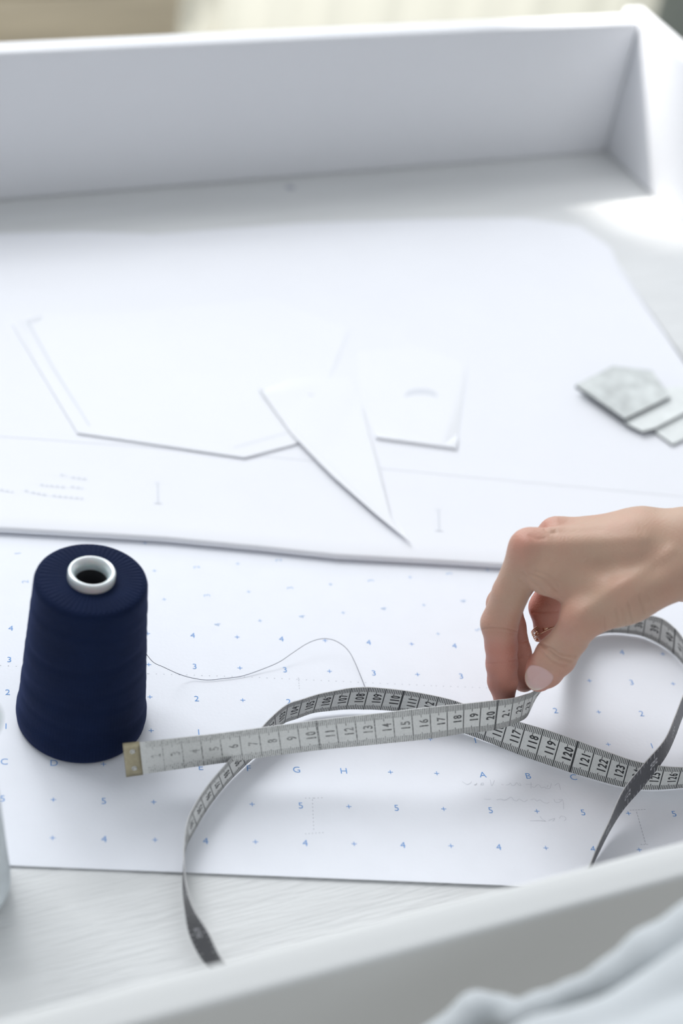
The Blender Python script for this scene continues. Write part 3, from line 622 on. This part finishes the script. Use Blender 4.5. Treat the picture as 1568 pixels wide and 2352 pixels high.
def surface_nets(lo, hi, vx, B=8, sdf=sdf):
    n = (np.ceil((hi - lo) / vx / B).astype(int)) * B; D = np.full(n + 1, 9.0, np.float32)
    bi = np.stack(np.meshgrid(*[np.arange(k // B) for k in n], indexing='ij'), -1).reshape(-1, 3)
    dc = sdf(lo + (bi * B + B / 2) * vx)
    for b, d in zip(bi[dc < 0], dc[dc < 0]): D[b[0] * B:b[0] * B + B + 1, b[1] * B:b[1] * B + B + 1, b[2] * B:b[2] * B + B + 1] = -9.0
    keep = bi[np.abs(dc) < B * vx * 0.87 + 0.25]
    loc = np.stack(np.meshgrid(*[np.arange(B + 1)] * 3, indexing='ij'), -1).reshape(-1, 3)
    for c0 in range(0, len(keep), 300):
        idx = (keep[c0:c0 + 300, None, :] * B + loc[None]).reshape(-1, 3); D[idx[:, 0], idx[:, 1], idx[:, 2]] = sdf(lo + idx * vx)
    S = D < 0
    cnt = np.zeros(n, np.int8)
    for a in (0, 1):
        for b in (0, 1):
            for c in (0, 1): cnt += S[a:n[0] + a, b:n[1] + b, c:n[2] + c]
    cells = np.argwhere((cnt > 0) & (cnt < 8)); vid = np.full(n, -1, np.int64); vid[tuple(cells.T)] = np.arange(len(cells))
    acc = np.zeros((len(cells), 3)); num = np.zeros(len(cells))
    cor = [(a, b, c) for a in (0, 1) for b in (0, 1) for c in (0, 1)]
    for p in cor:
        for k in range(3):
            if p[k]: continue
            q = list(p); q[k] = 1; d0 = D[tuple((cells + p).T)]; d1 = D[tuple((cells + q).T)]; mk = (d0 < 0) != (d1 < 0)
            t = np.where(mk, d0 / np.where(mk, d0 - d1, 1), 0); pt = np.array(p, float)[None] + t[:, None] * (np.array(q) - np.array(p))[None]
            acc[mk] += pt[mk]; num[mk] += 1
    V = lo + (cells + acc / num[:, None]) * vx; F = []
    for k in range(3):
        o1, o2 = [(1, 2), (2, 0), (0, 1)][k]
        sl0 = [slice(1, n[0]), slice(1, n[1]), slice(1, n[2])]; sl1 = list(sl0); sl0[k] = slice(0, n[k]); sl1[k] = slice(1, n[k] + 1)
        A = S[tuple(sl0)]; Bm = S[tuple(sl1)]
        base = np.array([1, 1, 1]); base[k] = 0
        for inside in (True, False):
            e = np.argwhere((A != Bm) & (A == inside)) + base
            u = np.zeros(3, int); u[o1] = 1; w = np.zeros(3, int); w[o2] = 1
            q = np.stack([vid[tuple((e - u - w).T)], vid[tuple((e - w).T)], vid[tuple(e.T)], vid[tuple((e - u).T)]], 1)
            F.append(q if inside else q[:, ::-1])
    return V, np.concatenate(F)
allp = np.array([q[0] for L in [PALM] + FING for q in L] + [q[1] for L in [PALM] + FING for q in L])
HV, HF = surface_nets(allp.min(0) - 3.3, allp.max(0) + 3.3, 0.105)
def project(V, it=2):
    for _ in range(it): V = V - sdf(V)[:, None] * grad(V)
    return V
HV = project(HV, 1)
def subdivide(V, F):
    n = len(V); E = np.sort(np.concatenate([F[:, [k, (k + 1) % 4]] for k in range(4)]), 1)
    U, inv = np.unique(E, axis=0, return_inverse=True); inv = inv.reshape(-1); m_ = len(F)
    Vn = np.concatenate([V, V[U].mean(1), V[F].mean(1)]); e = [n + inv[k * m_:(k + 1) * m_] for k in range(4)]; c = n + len(U) + np.arange(m_)
    return Vn, np.concatenate([np.stack([F[:, k], e[k], c, e[k - 1]], 1) for k in range(4)])
HV, HF = subdivide(HV, HF); HV = project(HV, 1)
def vnormals(V, F):
    fn = np.cross(V[F[:, 2]] - V[F[:, 0]], V[F[:, 3]] - V[F[:, 1]]); N_ = np.zeros_like(V)
    for k in range(4):
        for c in range(3): N_[:, c] += np.bincount(F[:, k], fn[:, c], len(V))
    return N_ / (np.linalg.norm(N_, axis=1)[:, None] + 1e-12)
HN = vnormals(HV, HF); HP = topx(HV); Zc = (HV - CAM) @ RW[2]
view = (CAM - HV); view /= np.linalg.norm(view, axis=1)[:, None]; facing = np.clip((HN * view).sum(1) * 3, 0, 1)
def near_line(pts, w, sub=HP):
    pts = np.asarray(pts, float); d = np.full(len(sub), 1e9)
    for a, b in zip(pts[:-1], pts[1:]):
        ba = b - a; t = np.clip((sub - a) @ ba / (ba @ ba), 0, 1); d = np.minimum(d, np.linalg.norm(sub - a - t[:, None] * ba, axis=1))
    return np.exp(-(d / w) ** 2)
disp = np.zeros(len(HV))
CR = [  # skin creases: photo polyline, width px, depth cm, depth range along the view
    ([(1104, 1446), (1120, 1443), (1145, 1441), (1168, 1444), (1190, 1450)], 2.2, .045, 97, 100.5), ([(1114, 1526), (1135, 1522), (1160, 1520), (1190, 1514)], 2.2, .035, 98, 101.5), ([(1106, 1452), (1140, 1449), (1188, 1457)], 2.2, .018, 97, 100.5),
    ([(1238, 1477), (1252, 1485), (1264, 1489), (1280, 1500), (1296, 1506), (1320, 1509)], 3.2, .10, 94, 100), ([(1246, 1485), (1260, 1497), (1275, 1508), (1286, 1514), (1310, 1519)], 3.2, .11, 94, 100), ([(1244, 1496), (1251, 1508), (1263, 1518), (1285, 1527), (1300, 1529)], 3.0, .07, 94, 100),
    ([(1222, 1407), (1251, 1406), (1280, 1405)], 2.4, .06, 99, 104), ([(1180, 1477), (1200, 1475), (1212, 1472)], 2.2, .05, 100.5, 104), ([(1185, 1511), (1220, 1505)], 2.0, .035, 100.5, 104),
    ([(1200, 1312), (1222, 1332), (1240, 1345), (1250, 1360)], 3.0, .05, 94, 98.2), ([(1216, 1318), (1240, 1328), (1258, 1336), (1280, 1358)], 3.0, .05, 94, 98.2), ([(1195, 1330), (1215, 1352), (1226, 1368)], 3.0, .035, 94, 98.2), ([(1232, 1312), (1262, 1325), (1284, 1346)], 3.5, .03, 94, 98),
    ([(1386, 1418), (1389, 1450)], 2.2, .05, 92, 98), ([(1400, 1420), (1404, 1440)], 2.0, .03, 92, 98), ([(1414, 1400), (1422, 1440)], 2.2, .05, 92, 98), ([(1431, 1400), (1436, 1432)], 2.0, .03, 92, 98), ([(1443, 1385), (1452, 1428)], 2.2, .05, 92, 98), ([(1468, 1368), (1480, 1408)], 2.2, .045, 92, 98), ([(1490, 1365), (1500, 1395)], 2.2, .03, 92, 98),
    ([(1218, 1232), (1232, 1240), (1250, 1238)], 4, .03, 94, 98), ([(1252, 1216), (1262, 1224), (1276, 1222)], 4, .05, 95, 100)]
for pts, w, dp, z0, z1 in CR: disp -= dp * near_line(pts, w) * facing * ((Zc > z0) & (Zc < z1))
for pts, w, dp, z0, z1 in [  # tendons, knuckles and soft swellings (raised)
    ([(1215, 1250), (1330, 1245), (1480, 1235)], 15, .07, 93, 99), ([(1335, 1405), (1420, 1345), (1540, 1265)], 16, .10, 92, 98), ([(1192, 1240), (1198, 1244)], 22, .08, 93, 99), ([(1262, 1203), (1275, 1203)], 16, .10, 95, 100),
    ([(1240, 1370), (1262, 1360)], 14, .06, 94, 98), ([(1120, 1430), (1170, 1428)], 14, .03, 97, 100), ([(1205, 1300), (1230, 1352)], 10, .05, 94, 98)]:
    disp += dp * near_line(pts, w) * facing * ((Zc > z0) & (Zc < z1))
for pts, w, dp, z0, z1 in [([(1400, 1310), (1470, 1300), (1500, 1295)], 26, .16, 92, 98), ([(1275, 1222), (1380, 1215)], 9, .05, 94, 99), ([(1310, 1330), (1350, 1360)], 24, .07, 92, 98)]:      # hollows
    disp -= dp * near_line(pts, w) * facing * ((Zc > z0) & (Zc < z1))
disp += 0.006 * np.sin(HV[:, 0] * 23 + 3 * np.sin(HV[:, 2] * 17)) * np.sin(HV[:, 1] * 21 + HV[:, 2] * 13)
HV2 = HV + HN * disp[:, None]
# colouring of the skin itself: pinker knuckles, finger ends and palm side
red = 0.12 + 0 * disp
for c_, r_, a_ in ((J(1192, 1245, 95.2), 1.1, .55), (J(1255, 1205, 97.0), 1.1, .6), (J(1151, 1545, 100.0), 2.3, .65), (J(1147, 1470, 98.5), 2.2, .35), (J(1183, 1520, 102), 2.9, .9), (J(1250, 1410, 101), 2.3, .9), (J(1290, 1520, 97.6), 1.6, .30), (J(1250, 1580, 99), 1.2, .5), (J(1305, 1432, 94.6), 1.2, .4)):
    red += a_ * np.exp(-(np.linalg.norm(HV - c_, axis=1) / r_) ** 2)
pers = root('person', J(1600, 1270, 97.5) * np.array([1, 1, 0]) + np.array([0, 0, 0.05]), 'bare hand reaching in from the right, fingers pinching the tape measure', 'person')
M_skin = bpy.data.materials.new('skin'); M_skin.use_nodes = True; nt = M_skin.node_tree; b = nt.nodes['Principled BSDF']
at = nt.nodes.new('ShaderNodeAttribute'); at.attribute_name = 'redness'; tc = nt.nodes.new('ShaderNodeTexCoord')
n1 = nt.nodes.new('ShaderNodeTexNoise'); n1.inputs['Scale'].default_value = 55; n1.inputs['Detail'].default_value = 5; nt.links.new(tc.outputs['Object'], n1.inputs['Vector'])
ad = nt.nodes.new('ShaderNodeMath'); ad.operation = 'MULTIPLY_ADD'; ad.inputs[1].default_value = 0.9; ad.use_clamp = True; nt.links.new(n1.outputs[0], ad.inputs[0])
sb = nt.nodes.new('ShaderNodeMath'); sb.operation = 'SUBTRACT'; sb.inputs[1].default_value = 0.45; nt.links.new(at.outputs['Fac'], sb.inputs[0]); nt.links.new(sb.outputs[0], ad.inputs[2])
mx = nt.nodes.new('ShaderNodeMix'); mx.data_type = 'RGBA'; mx.inputs['A'].default_value = (0.50, 0.335, 0.245, 1); mx.inputs['B'].default_value = (0.53, 0.235, 0.178, 1)
nt.links.new(ad.outputs[0], mx.inputs['Factor']); nt.links.new(mx.outputs['Result'], b.inputs['Base Color'])
b.inputs['Roughness'].default_value = 0.48; b.inputs['Subsurface Weight'].default_value = 0.12; b.inputs['Subsurface Radius'].default_value = (1.0, 0.35, 0.2); b.inputs['Subsurface Scale'].default_value = 0.004; b.inputs['Specular IOR Level'].default_value = 0.35
vo = nt.nodes.new('ShaderNodeTexVoronoi'); vo.inputs['Scale'].default_value = 1100; nt.links.new(tc.outputs['Object'], vo.inputs['Vector'])
bp = nt.nodes.new('ShaderNodeBump'); bp.inputs['Strength'].default_value = 0.22; bp.inputs['Distance'].default_value = 0.0004; nt.links.new(vo.outputs['Distance'], bp.inputs['Height']); nt.links.new(bp.outputs[0], b.inputs['Normal'])
body = mesh('body', HV2, HF, M_skin, pers)
a = body.data.attributes.new('redness', 'FLOAT', 'POINT'); a.data.foreach_set('value', np.clip(red, 0, 1).astype(np.float32))
# thumbnail: curved plate laid on the thumb's surface
NP = np.array([(1222, 1526), (1233, 1528), (1243, 1531.5), (1257, 1539), (1268, 1548), (1272, 1554), (1267.5, 1567), (1255, 1578), (1240, 1585), (1226, 1586.5), (1213, 1578), (1205.5, 1564), (1205, 1547), (1211, 1534), (1216, 1528)], float)
cen = NP.mean(0); rings = [1.0, 0.97, 0.93, 0.88, 0.8, 0.65, 0.45, 0.2]; poly = []
for i in range(len(NP)):
    a0, a1 = NP[i], NP[(i + 1) % len(NP)]
    for k in range(4): poly.append(a0 + (a1 - a0) * k / 4)
poly = np.array(poly); npn = len(poly)
for _ in range(3): poly = (np.roll(poly, 1, 0) + poly * 2 + np.roll(poly, -1, 0)) / 4
pts = np.concatenate([cen + (poly - cen) * r_ for r_ in rings] + [cen[None]])
D_ = np.array([ray(*p) for p in pts]); t = np.full(len(pts), 90.0); nrmD = np.linalg.norm(D_, axis=1)
for _ in range(60): t = np.minimum(t + sdf(CAM + D_ * t[:, None]) * 0.9 / nrmD, 101.0)
Q = CAM + D_ * t[:, None]; Nn = grad(Q)
hgt = np.concatenate([np.full(npn, hh) for hh in (-0.03, 0.02, 0.035, 0.04, 0.045, 0.05, 0.055, 0.06)] + [[0.06]])
NV = Q + Nn * hgt[:, None]
NF = [(r_ * npn + k, r_ * npn + (k + 1) % npn, (r_ + 1) * npn + (k + 1) % npn, (r_ + 1) * npn + k) for r_ in range(7) for k in range(npn)] + [(7 * npn + k, 7 * npn + (k + 1) % npn, 8 * npn) for k in range(npn)]
M_nail = bpy.data.materials.new('nail'); M_nail.use_nodes = True; nt = M_nail.node_tree; b = nt.nodes['Principled BSDF']; b.inputs['Roughness'].default_value = 0.28; b.inputs['Subsurface Weight'].default_value = 0.1; b.inputs['Subsurface Scale'].default_value = 0.002
at = nt.nodes.new('ShaderNodeAttribute'); at.attribute_name = 'tip'; mx = nt.nodes.new('ShaderNodeMix'); mx.data_type = 'RGBA'; mx.inputs['A'].default_value = (0.62, 0.40, 0.37, 1); mx.inputs['B'].default_value = (0.66, 0.58, 0.47, 1)
nt.links.new(at.outputs['Fac'], mx.inputs['Factor']); nt.links.new(mx.outputs['Result'], b.inputs['Base Color'])
nail = mesh('thumbnail', NV, NF, M_nail, pers); nail['label'] = 'pale pink thumbnail'
free = near_line([(1205, 1540), (1205.5, 1564), (1213, 1578), (1226, 1586.5), (1240, 1585)], 5.0, pts)
a = nail.data.attributes.new('tip', 'FLOAT', 'POINT'); a.data.foreach_set('value', np.clip(free * 1.3, 0, 1).astype(np.float32))
# gold ring on the ring finger: two thin bands joined by small plates
M_gold = mat('rose_gold', (0.72, 0.50, 0.36), 0.22, Metallic=1.0)
rc = J(1263, 1445, 102.2); ax = J(1288, 1475, 101.7) - J(1255, 1400, 102.4); ax /= np.linalg.norm(ax)
e1 = np.cross(ax, RW[2]); e1 /= np.linalg.norm(e1); e2 = np.cross(ax, e1)
def hoop(off, rr, tr): return tube([rc + ax * off + (e1 * math.cos(q) + e2 * math.sin(q)) * rr for q in np.linspace(0, 2 * math.pi, 64, endpoint=False)], tr, 8, closed=True)
g = G()
for off, rr, tr in ((-0.20, 1.02, .035), (-0.12, 1.02, .03), (0.24, 1.0, .032)): g.add(*hoop(off, rr, tr))
for k in range(60):
    q = 2 * math.pi * k / 60; c0 = rc + ax * -0.05 + (e1 * math.cos(q) + e2 * math.sin(q)) * 1.02
    g.add([c0 + d * 0.035 for d in (ax, e1, e2, -e1, -e2, -ax)], [(0, 1, 2), (0, 2, 3), (0, 3, 4), (0, 4, 1), (5, 2, 1), (5, 3, 2), (5, 4, 3), (5, 1, 4)])
for k in range(10):
    q0 = 2 * math.pi * k / 10
    V = []
    for rr in (1.04, .995):
        for (o_, dq) in ((-.02, -.1), (-.02, .1), (.19, .16), (.19, -.16)): V.append(rc + ax * o_ + (e1 * math.cos(q0 + dq) + e2 * math.sin(q0 + dq)) * rr)
    g.add(V, [(0, 1, 2, 3), (7, 6, 5, 4), (0, 4, 5, 1), (1, 5, 6, 2), (2, 6, 7, 3), (3, 7, 4, 0)])
ro = g.obj('finger_ring', M_gold, pers); ro['label'] = 'rose gold openwork finger ring'; ro['kind'] = 'stuff'
del ro['kind']
# ------------------------------------------------------------------ garment of the person, close to the lens at the lower right
CL = []
def cc(x0, y0, z0, r0, x1, y1, z1, r1): CL.append((atZ(x0, y0, z0), atZ(x1, y1, z1), r0, r1))
cc(1800, 1990, 72, 1.3, 1600, 2145, 72, 1.2); cc(1600, 2145, 72, 1.2, 1500, 2195, 72, .95); cc(1500, 2195, 72, .95, 1400, 2252, 72, .70); cc(1400, 2252, 72, .70, 1320, 2280, 72, .48); cc(1320, 2280, 72, .48, 1240, 2318, 72, .50); cc(1240, 2318, 72, .5, 1170, 2345, 72, .45)
cc(1150, 2318, 72.5, .5, 1090, 2325, 72.5, .7); cc(1090, 2325, 72.5, .7, 990, 2420, 72, .9); cc(1800, 2200, 69, 2.6, 1500, 2360, 68.5, 1.8); cc(1500, 2360, 68.5, 1.8, 1260, 2460, 68, 1.9); cc(1260, 2460, 68, 1.9, 950, 2620, 67, 2.2)
cc(1800, 2500, 66, 4.0, 1250, 2700, 66, 4.0)
def csdf(Pp):
    Pp = np.asarray(Pp, np.float32); d = None
    for q in CL: e = rcone(Pp, *q); d = e if d is None else smin(d, e, 0.7)
    return d + 0.12 * np.sin(Pp[:, 0] * .7 + Pp[:, 1] * .5) * np.sin(Pp[:, 2] * .8 + Pp[:, 0] * .3)
cp = np.array([q[0] for q in CL] + [q[1] for q in CL])
V, F = surface_nets(cp.min(0) - 4.6, cp.max(0) + 4.6, 0.24, sdf=csdf)
gar = mesh('garment', V, F, mat('white_knit', (0.54, 0.57, 0.59), 0.9, noise=0.04, nscale=30, bump=0.4, bscale=250), pers); gar['label'] = 'white fabric of a garment, out of focus at the lower right corner'
# ------------------------------------------------------------------ things behind the table
M_cur = bpy.data.materials.new('sheer_curtain'); M_cur.use_nodes = True; nt = M_cur.node_tree; nt.nodes.clear()
ou = nt.nodes.new('ShaderNodeOutputMaterial'); df = nt.nodes.new('ShaderNodeBsdfDiffuse'); tr = nt.nodes.new('ShaderNodeBsdfTranslucent'); mxs = nt.nodes.new('ShaderNodeMixShader')
nz = nt.nodes.new('ShaderNodeTexNoise'); tcx = nt.nodes.new('ShaderNodeTexCoord'); nz.inputs['Scale'].default_value = 5; nt.links.new(tcx.outputs['Object'], nz.inputs['Vector'])
rp = nt.nodes.new('ShaderNodeValToRGB'); rp.color_ramp.elements[0].color = (0.40, 0.40, 0.35, 1); rp.color_ramp.elements[1].color = (0.45, 0.445, 0.40, 1); nt.links.new(nz.outputs[0], rp.inputs[0])
nt.links.new(rp.outputs[0], df.inputs[0]); nt.links.new(rp.outputs[0], tr.inputs[0]); mxs.inputs[0].default_value = 0.5; nt.links.new(df.outputs[0], mxs.inputs[1]); nt.links.new(tr.outputs[0], mxs.inputs[2]); nt.links.new(mxs.outputs[0], ou.inputs[0])
V = []; F = []; nu, nz_ = 150, 12
for i in range(nu + 1):
    u = 95.5 + (181 - 95.5) * i / nu; v = 199.5 + 0.45 * math.sin(u * 0.62) + 0.15 * math.sin(u * 1.7 + 1)
    for j in range(nz_ + 1): z = FLOOR_Z + 1 + (75 + 40) * j / nz_; V.append(T(u, v + 0.3 * math.sin(z * .05 + u * .2), z))
F = [(i * (nz_ + 1) + j, (i + 1) * (nz_ + 1) + j, (i + 1) * (nz_ + 1) + j + 1, i * (nz_ + 1) + j + 1) for i in range(nu) for j in range(nz_)]
tag(mesh('window_curtain', V, F, M_cur), 'pale cream sheer curtain glowing in daylight behind the far table side', 'curtain')
# cream post left of the curtain: half-open translucent shell so it shows bright
prof = [(0.0, -75), (4.2, -75), (4.2, -66), (3.7, -64.5), (3.6, -58), (3.7, -56.5), (4.35, -54.5), (4.5, -52), (4.2, -49.5), (3.4, -48), (3.2, -20), (3.2, 4), (0.0, 4.5)]
c0 = T(90.2, 198.5); V = []; F = []; pr = prof[1:-1]; na = 24
for r_, z_ in pr:
    for k in range(na + 1):
        q = math.pi * (1.0 + k / na); rr = r_ * (1 + 0.04 * math.sin(q * 9)); V.append((c0[0] + rr * math.cos(q + TA), c0[1] + rr * math.sin(q + TA), z_))
F = [(i * (na + 1) + k, i * (na + 1) + k + 1, (i + 1) * (na + 1) + k + 1, (i + 1) * (na + 1) + k) for i in range(len(pr) - 1) for k in range(na)]
tag(mesh('cream_post', V, F, M_cur), 'bright cream post at the left of the sheer curtain', 'curtain')
sb_ = root('wooden_sideboard', T(52, 194, FLOOR_Z), 'brown wooden sideboard of wide boards behind the far table side', 'sideboard')
M_wood = mat('tan_wood', (0.74, 0.66, 0.51), 0.55, noise=0.18, nscale=4, stretch=(1, 1, 9, 0))
for k in range(5):
    z0 = FLOOR_Z + 3 + k * 13.0; V, F = tbox(18, 84.5, 190, 202 - 0.01, z0, z0 + 12.7, bev=0.3); mesh('board', V, F, M_wood, sb_)
for u in (20, 80):
    V, F = tbox(u, u + 3, 192, 195, FLOOR_Z, FLOOR_Z + 3.0, bev=0.2); mesh('foot', V, F, M_wood, sb_)
V, F = tbox(17, 85.5, 189, 203, FLOOR_Z + 68, FLOOR_Z + 70.5, bev=0.4); mesh('sideboard_top', V, F, M_wood, sb_)
